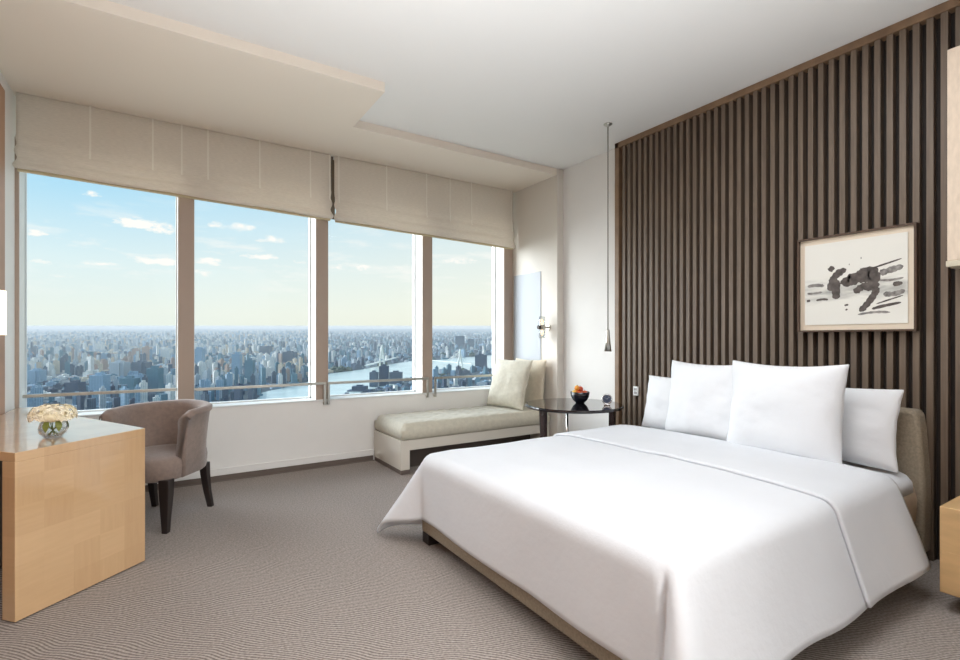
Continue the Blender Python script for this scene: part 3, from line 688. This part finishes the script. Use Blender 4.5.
for pts, w in (([(.0, .52), (.12, .50), (.24, .53)], .03), ([(.72, .44), (.85, .40), (1.0, .36)], .05), ([(.70, .50), (.86, .52), (1.0, .49)], .02), ([(.75, .66), (.9, .68), (1, .62)], .04), ([(.5, .9), (.7, .86), (.9, .88)], .02), ([(.0, .60), (.1, .61), (.22, .59)], .02)):
    bm = nb(); stroke(bm, [(a, b_) for a, b_ in pts], w); bmesh.ops.translate(bm, verts=bm.verts, vec=(.0002, 0, 0)); link('ink_wash', bm, ink2, pc)

wp = empty('padded_wall_panel', (3.5, .835, 1.565), 0, 'tall cream fabric covered wall panel above the nightstand at the right edge', 'wall panel')
bm = nb(); box(bm, -.15, 0, -.50, 0, .03, 1.10); link('fabric_cover', bm, lamp_fabric, wp, bevel=.004)
bm = nb(); box(bm, -.154, 0, -.503, .004, 0, .03); link('lower_rim', bm, mat('rim_cream', (206, 198, 176), .6), wp, bevel=.003)

# ------------------------------------------------------------------ bed
BX0, BX1, BY0, BY1 = 1.30, 3.36, .95, 2.665
bd = empty('bed', (BX0, BY0, 0), 0, 'low double bed with greige upholstered base and headboard against the slatted wall', 'bed')
BL, BW = BX1-BX0, BY1-BY0
bm = nb(); box(bm, 0, BL, 0, BW, .062, .185); link('bed_base', bm, greige, bd, bevel=.012)
for x, y in ((.0, .0), (.0, BW-.09), (BL-.2, .02), (BL-.2, BW-.11)):
    bm = nb(); box(bm, x+.004, x+.09, y+.004, y+.086, 0, .064); link('leg', bm, leg_black, bd, bevel=.004)
bm = nb()
def rrect(x0, x1, y0, y1, z, r=.05, n=6):
    P = []
    for cx_, cy_, a0 in ((x1-r, y1-r, 0), (x0+r, y1-r, PI/2), (x0+r, y0+r, PI), (x1-r, y0+r, 1.5*PI)):
        for k in range(n+1): P.append((cx_+r*cos(a0+k*PI/2/n), cy_+r*sin(a0+k*PI/2/n), z))
    return P
loft(bm, [rrect(.03+o, BL-.005-o, .012+o, BW-.012-o, z) for z, o in ((.186, .02), (.20, .004), (.25, -.012), (.36, -.016), (.42, -.006), (.448, .012))]); link('mattress', bm, mattress_side, bd, smooth=True)
bm = nb(); loft(bm, [rrect(.03+o, BL-.0, .0+o, BW-o, z, r=.07) for z, o in ((.40, .002), (.45, .008), (.478, .03), (.494, .07), (.497, .3))]); link('fitted_sheet', bm, linen, bd, smooth=True)
bm = nb()
def hb(x, k): # headboard section, slightly tapering to the top
    return [(x, -.02+k*.0, .06), (x, -.022, .45), (x, -.005, .72), (x, .005, .80), (x, .02, .815), (x, .04, .82), (x, BW-.04, .82), (x, BW-.02, .815), (x, BW-.005, .80), (x, BW+.005, .72), (x, BW+.02, .45), (x, BW+.02, .06)]
loft(bm, [hb(BL+.004, 0), hb(BL+.125, 0)]); link('headboard', bm, greige, bd, bevel=.02)

# duvet as a draped sheet
ZT = .525
def drape(s, t, x0, xe, y0, y1, off, ovr):
    """s: sheet distance along X from the foot edge (negative hangs), t: across from y0 (negative hangs, > width hangs)."""
    W_ = y1-y0; r = .075+off
    ds = max(0, -s); dt = max(0, -t, t-W_); side = -1 if t < 0 else 1
    bx_ = x0+max(0, s); by_ = y0+min(max(t, 0), W_)
    rho = hypot(ds, dt)
    # crown and softness of the top
    u = min(max(t/W_, 0), 1)
    cr = .022*(1-(2*u-1)**4)*min(1, max(0, s)/.25+.2)
    cr += .006*noise.noise((bx_*2.2, by_*2.2, 3)) + .004*noise.noise((bx_*5, by_*5, 9))
    z = ZT+off+cr
    if rho < 1e-6:
        return Vector((bx_, by_, z - .018*exp(-max(0, s)/.05)*0))
    phi = atan2(dt, ds)   # 0 = foot, pi/2 = side
    right = t < 0
    tilt = 0.0
    if ds > 0 and dt > 0:
        k = sin(2*phi)**2
        tilt = radians(31 if not right else 15)*k
    base = radians(3)
    if right and dt > 0: base += radians(15)*(sin(phi)**2)
    elif dt > 0: base += radians(3)*(sin(phi)**2)
    tilt += base
    q = r*(PI/2-tilt)
    if rho < q: a = rho/r; o_ = r*sin(a); dn = r*(1-cos(a))
    else:
        a = PI/2-tilt; o_ = r*sin(a)+(rho-q)*sin(tilt); dn = r*(1-cos(a))+(rho-q)*cos(tilt)
    w_ = min(1, max(0, (rho-.08)/.25))
    o_ += w_*(.010*noise.noise((bx_*2.6+3, by_*2.6, 1)) + .006*sin(bx_*9+by_*7))
    psi = phi
    if right and ds > 0 and dt > 0: o_ -= min(1, rho/.25)*.05*exp(-((phi-.42)/.17)**2)
    return Vector((bx_-cos(psi)*o_, by_+side*sin(psi)*o_, z-dn))
dvt = empty('duvet', (0, 0, 0), 0, 'plain white duvet draped over the bed and hanging low at the foot', 'duvet')
X0, XE, Y0, Y1 = 1.36, 2.97, BY0+.05, BY1-.05
WT = Y1-Y0
def lm(a, b_, t): return a+(b_-a)*t
def sheet(s0, s1, ns, off, name, ro=.45, lo=.49):
    bm = nb()
    def fn(u, v):
        s = lm(s0, s1, u); t = lm(-ro, WT+lo, v)
        return drape(s, t, X0, XE, Y0, Y1, off, 0)
    V = grid(bm, fn, ns, 110)
    return bm
bm = sheet(-.42, XE-X0, 96, 0, 'd')
link('cover', bm, linen, dvt, smooth=True, solid=.018)
bm = sheet(2.34-X0, XE-X0+.01, 34, .016, 'f', ro=.465, lo=.49)
link('turned_down_edge', bm, linen, dvt, smooth=True, solid=.014)

# pillows on the bed (local x = width -> rotate so that front faces -X)
def bedpillow(yc, w, h, t, x, lean, label, seed, zb=.502, **k):
    pillow('bed_pillow', (x, yc, zb), w, h, t, (radians(-lean), 0, radians(-90)), linen_warm, label, group='white pillows on the bed', seed=seed, **k)
bedpillow(2.275, .70, .425, .15, 3.20, 12, 'white sleeping pillow at the left end of the headboard, half hidden', 11)
bedpillow(1.325, .70, .445, .16, 3.20, 10, 'white sleeping pillow at the right end of the headboard, half hidden', 12)
bedpillow(1.99, .61, .55, .17, 3.05, 9, 'large square white pillow standing left of centre', 13, zb=.512, sag=.01)
bedpillow(1.465, .655, .565, .19, 2.98, 8, 'large square white pillow in front, standing right of centre', 14, zb=.515, sag=.01)

# nightstand
ns_ = empty('nightstand', (2.89, .745, 0), 0, 'pale maple box nightstand at the right edge beside the bed', 'nightstand')
bm = nb(); box(bm, 0, .56, -.55, 0, .085, .463); link('cabinet', bm, maple_box, ns_, bevel=.003)
bm = nb(); box(bm, .16, .54, -.50, -.14, 0, .085); link('plinth', bm, leg_black, ns_)
bm = nb(); box(bm, -.003, 0, -.545, -.005, .09, .27); link('drawer', bm, maple_box, ns_, bevel=.002)

# ------------------------------------------------------------------ the city below
ALT = 250.0; TILT = 14/F      # the land rises gently with distance
def gp(r, d, h=0): # lateral, forward distance -> world
    v = RT*r+FW*d; return Vector((v.x, v.y, EYE-ALT+d*TILT+h))
def px2g(u, v):
    d = F*ALT/(v-325.0); return ((u-480)/F*d, d)
def glabel(m, col): pass
ground_m = mat('city_ground', (66, 84, 88), .9, col2=(44, 62, 68), scale=.004)
bm = nb()
ds_ = [600, 2000, 4000, 8000, 14000, 22000, 34000]
R_ = [[bm.verts.new(gp(d*k, d)) for k in (-1.5, 0, 1.5)] for d in ds_]
for a, b_ in zip(R_, R_[1:]):
    for k in range(2): bm.faces.new((a[k], a[k+1], b_[k+1], b_[k]))
o = struct('ground', bm, ground_m)
river_px = [(262, 393), (290, 386.5), (310, 382), (330, 374), (360, 370), (382, 366), (412, 361), (437, 360.5), (460, 358), (492, 355.5), (560, 353),
            (560, 367), (492, 369.5), (470, 371), (437, 374), (412, 379), (392, 386), (365, 391), (348, 399), (320, 420), (240, 420)]
river_g = [px2g(*p) for p in river_px]
bm = nb(); bm.faces.new([bm.verts.new(gp(r, d, 1.5)) for r, d in river_g]); 
wm = mat('river_water', (206, 218, 208), .25, noise_amt=.05, scale=.01)
o = struct('river', bm, wm)
def inpoly(x, y, P):
    c = False; n = len(P); j = n-1
    for i in range(n):
        if (P[i][1] > y) != (P[j][1] > y) and x < (P[j][0]-P[i][0])*(y-P[i][1])/(P[j][1]-P[i][1])+P[i][0]: c = not c
        j = i
    return c
def bmat(name, col, wcol, sc=1.0):
    M = Mat(name); b = M.b; b.inputs['Roughness'].default_value = .7
    t = M.n('ShaderNodeTexCoord'); s = M.n('ShaderNodeSeparateXYZ'); M.l(t.outputs['Object'], s.inputs[0])
    ad = M.n('ShaderNodeMath', operation='ADD'); M.l(s.outputs[0], ad.inputs[0]); M.l(s.outputs[1], ad.inputs[1])
    c = M.n('ShaderNodeCombineXYZ'); M.l(ad.outputs[0], c.inputs[0]); M.l(s.outputs[2], c.inputs[1])
    br = M.n('ShaderNodeTexBrick'); br.offset = 0; M.l(c.outputs[0], br.inputs['Vector']); br.inputs['Scale'].default_value = .12
    br.inputs['Color1'].default_value = rgba(wcol); br.inputs['Color2'].default_value = rgba(tuple(v*.8 for v in wcol)); br.inputs['Mortar'].default_value = rgba(col)
    br.inputs['Mortar Size'].default_value = .14; br.inputs['Brick Width'].default_value = .6; br.inputs['Row Height'].default_value = .45
    M.l(br.outputs['Color'], b.inputs['Base Color']); return M.m
pal = [('white', (236, 232, 222), (150, 162, 170)), ('cream', (226, 206, 178), (150, 144, 138)), ('pale blue', (150, 178, 196), (84, 120, 148)), ('slate', (86, 104, 120), (50, 68, 86)),
       ('terracotta', (190, 160, 142), (128, 112, 108)), ('teal', (92, 134, 148), (52, 92, 112)), ('pale grey', (190, 196, 198), (110, 126, 138)), ('dark blue', (52, 76, 100), (34, 54, 76))]
mats = [bmat('facade_'+p[0].replace(' ', '_'), p[1], p[2]) for p in pal]
def tower(bm, x, y, z0, w, l, h, rot, mi, kind):
    c, s = cos(rot), sin(rot)
    def bx_(w, l, za, zb, ox=0, oy=0):
        P = [(ox-w/2, oy-l/2), (ox+w/2, oy-l/2), (ox+w/2, oy+l/2), (ox-w/2, oy+l/2)]
        P = [(x+a*c-b_*s, y+a*s+b_*c) for a, b_ in P]
        A = [bm.verts.new((a, b_, za)) for a, b_ in P]; B = [bm.verts.new((a, b_, zb)) for a, b_ in P]
        fs = [bm.faces.new(B)]+[bm.faces.new((A[k], A[(k+1) % 4], B[(k+1) % 4], B[k])) for k in range(4)]
        for f in fs: f.material_index = mi
    bx_(w, l, z0-6, z0+h)
    if kind >= 1: bx_(w*.45, l*.45, z0+h, z0+h+4+h*.04)
    if kind == 2: bx_(w*.5, l*1.25, z0-6, z0+h*.93)
    if kind == 3: bx_(w*1.6, l*1.5, z0-6, z0+min(14, h*.25))
cand = []
rnd = random.Random(21)
occ = {}
def add(r, d, w, l, h, mi, kind, rot=None, force=False):
    R0 = .62*hypot(w*(1.6 if kind == 3 else 1), l*(1.5 if kind == 3 else 1.25 if kind == 2 else 1)); G = 140; gx, gy = int(r//G), int(d//G)
    if d < 7500:
        for i in range(gx-1, gx+2):
            for j in range(gy-1, gy+2):
                for (r2, d2, q2) in occ.get((i, j), ()):
                    if hypot(r-r2, d-d2) < (R0+q2)*.86: return
        occ.setdefault((gx, gy), []).append((r, d, R0))
    cand.append((r, d, w, l, h, mi, kind, rot if rot is not None else rnd.choice((.5, .6, .75, -.3, .4))+rnd.uniform(-.08, .08)))
# landmark blocks placed where the photo shows them
def at_px(u, vb, hp, wp, mi, kind=1):
    r, d = px2g(u, vb); k = d/F; add(r, d, wp*k, wp*k*.7, hp*k, mi, kind, YAW*0)
for a in ((384, 386, 20, 9, 7, 1), (374, 387, 15, 8, 3, 2), (396, 384, 12, 12, 3, 1), (360, 391, 5, 14, 7, 3), (481, 369, 14, 12, 7, 1), (490, 370, 10, 10, 3, 1), (460, 349, 13, 9, 3, 0), (471, 349, 10, 6, 3, 0),
          (237, 381, 27, 8, 2, 1), (250, 382, 22, 8, 5, 1), (258, 382, 20, 9, 3, 1), (199, 375, 26, 9, 2, 1), (290, 366, 14, 12, 3, 1), (266, 356, 10, 10, 3, 0), (276, 356, 10, 8, 6, 0),
          (147, 362, 15, 7, 4, 1), (136, 361, 12, 6, 4, 1), (167, 362, 13, 9, 0, 1), (120, 376, 14, 14, 6, 2), (142, 376, 14, 14, 3, 2), (37, 384, 14, 12, 2, 2), (100, 401, 26, 14, 2, 1), (130, 402, 24, 14, 5, 1), (75, 398, 16, 14, 7, 1), (58, 356, 9, 5, 0, 1), (42, 362, 13, 5, 0, 1), (155, 398, 30, 12, 5, 1)):
    at_px(*a)
d = 1150.0
while d < 17000:
    step = 31+d*.0092
    r = -1.02*d-60
    while r < .25*d+60:
        rr = r+rnd.uniform(-.35, .35)*step; dd = d+rnd.uniform(-.4, .4)*step
        u = 480+F*rr/dd; v = 325+F*ALT/dd
        if not inpoly(u, v, river_px) and not (inpoly(u, v+1.5, river_px) and rnd.random() < .5):
            n = noise.noise((rr/700, dd/700, 0)); n2 = noise.noise((rr/300, dd/300, 4))
            low = n < -.08
            h = rnd.uniform(10, 26) if low or rnd.random() < .35 else rnd.uniform(38, 92)*(1+.35*max(0, n2))
            if rnd.random() < .02: h *= 1.5
            if u > 330 : h *= .6 if v > 368 else .75
            w = rnd.uniform(18, 34) if h > 35 else rnd.uniform(28, 60); l = rnd.uniform(14, 22) if h > 35 else rnd.uniform(20, 50)
            if dd < 2100: ch_ = [2, 7, 3, 5, 6, 2, 0, 5]  # bluer nearby: teal roofs, plus blue shadow tint put into the colours
            elif dd < 4200: ch_ = [0, 1, 2, 6, 4, 0, 5, 3]
            else: ch_ = [0, 6, 2, 0, 6, 1, 3, 5]
            if u > 330: ch_ = [3, 5, 6, 7, 3, 2, 0, 5]
            sc_w = 1+dd/9000
            add(rr, dd, w*sc_w*.56, l*sc_w*.6, h*.8, rnd.choice(ch_), rnd.choice((0, 1, 1, 2, 3)))
        r += step*rnd.uniform(.8, 1.25)
    d += step*.92
# occluded or out-of-window ones dropped, largest 290 become objects
def vis(c):
    r, d = c[0], c[1]; u = 480+F*r/d; v = 325+F*ALT/d
    return -10 < u < 500 and v < 416
keep = [c for c in cand if vis(c)]
keep.sort(key=lambda c: -(c[4]*max(c[2], c[3])/c[1]**2))
near, far = keep[:290], keep[290:]
wins = [(180, 'seen through the leftmost window pane'), (320, 'seen through the second window pane from the left'), (425, 'seen through the third window pane from the left'), (999, 'seen through the rightmost window pane')]
for (r, d, w, l, h, mi, kind, rot) in near:
    u = 480+F*r/d; wn = next(t for q, t in wins if u < q)
    bm = nb(); tower(bm, 0, 0, 0, w, l, h, 0, 0, kind)
    o = link('tower_block', bm, mats[mi]); p = gp(r, d); o.location = p; o.rotation_euler.z = rot-YAW
    size = 'tall' if h > 60 else ('mid-rise' if h > 30 else 'low')
    tag(o, '%s %s city building %s' % (size, pal[mi][0], wn), 'building', '%s %s buildings %s' % (size, pal[mi][0], wn))
bm = nb()
for (r, d, w, l, h, mi, kind, rot) in far:
    p = gp(r, d); tower(bm, p.x, p.y, p.z, w, l, h, rot-YAW, mi, kind if d < 6000 else 0)
o = link('distant_city_blocks', bm, mats); tag(o, 'dense spread of small distant city blocks below the horizon outside the windows', 'buildings', kind='stuff')
# trees in dark green clumps along the bank
bm = nb(); rnd = random.Random(4)
for i in range(900):
    u = rnd.uniform(200, 500); v = rnd.uniform(352, 408)
    if inpoly(u, v, river_px): continue
    if not (inpoly(u, v-5, river_px) or inpoly(u, v+5, river_px) or inpoly(u, v-9, river_px)): continue
    r, d = px2g(u, v); p = gp(r, d); s = rnd.uniform(7, 14)*(1+d/5000)
    if any(hypot(r-a, d-b_) < q+s*1.4 for i2 in (-1, 0, 1) for j2 in (-1, 0, 1) for (a, b_, q) in occ.get((int(r//140)+i2, int(d//140)+j2), ())): continue
    m4 = Matrix.Translation(p+Vector((0, 0, s*.5))) @ Matrix.Diagonal((s*1.3, s*1.3, s, 1)); bmesh.ops.create_icosphere(bm, subdivisions=1, radius=1, matrix=m4)
o = link('riverside_trees', bm, mat('tree_green', (58, 76, 58), .9, noise_amt=.2, scale=.05)); tag(o, 'dark green tree clumps along the river bank outside the windows', 'trees', kind='stuff')
# bridges
def bridge(u0, v0, u1, v1, tu, tv, tp, label):
    a, b_ = gp(*px2g(u0, v0)), gp(*px2g(u1, v1)); k = px2g(tu, tv)[1]/F; t = gp(*px2g(tu, tv))
    e_ = empty('cable_bridge', t, 0, label, 'bridge')
    A, B = a-t, b_-t; cm = mat('bridge_white', (226, 226, 214), .6) if 'bridge_white' not in bpy.data.materials else bpy.data.materials['bridge_white']
    dirn = (B-A).normalized(); sd = Vector((-dirn.y, dirn.x, 0))*9
    bm = nb(); z = Vector((0, 0, 32)); z2 = Vector((0, 0, 28))
    loft(bm, [[p-sd+z, p+sd+z, p+sd+z2, p-sd+z2] for p in (A, B)]); link('deck', bm, cm, e_)
    H_ = tp*k; bm = nb()
    for s in (-1, 1): tube(bm, [sd*s*1.5, sd*s*1.4+Vector((0, 0, 40)), sd*s*.25+Vector((0, 0, H_*.7)), Vector((0, 0, H_))], k*.9, 6)
    link('pylon', bm, cm, e_)
    bm = nb()
    for f in (.2, .35, .5):
        for q in (A, B):
            tube(bm, [Vector((0, 0, H_*.9)), q*f+z], k*.12, 4)
    link('cables', bm, cm, e_)
bridge(432, 365, 472, 369.2, 460, 370, 21, 'white cable bridge over the river behind the rightmost window pane')
bridge(366, 371, 396, 362, 382, 367, 22, 'white bridge pylon over the river behind the third window pane')
# the air over the city
bm = nb()
bot = [gp(-1.6*700, 700, -20), gp(.9*700, 700, -20), gp(.9*33000, 33000, -20), gp(-1.6*33000, 33000, -20)]; top = [p+Vector((0, 0, 240)) for p in bot]
loft(bm, [bot, top])
Mh = Mat('city_haze'); Mh.nt.nodes.remove(Mh.b)
vsn = Mh.n('ShaderNodeVolumeScatter'); vsn.inputs['Color'].default_value = (.93, .98, .98, 1); vsn.inputs['Density'].default_value = 1/14000; vsn.inputs['Anisotropy'].default_value = .0
Mh.l(vsn.outputs[0], Mh.nt.nodes['Material Output'].inputs['Volume'])
o = struct('haze', bm, Mh.m)
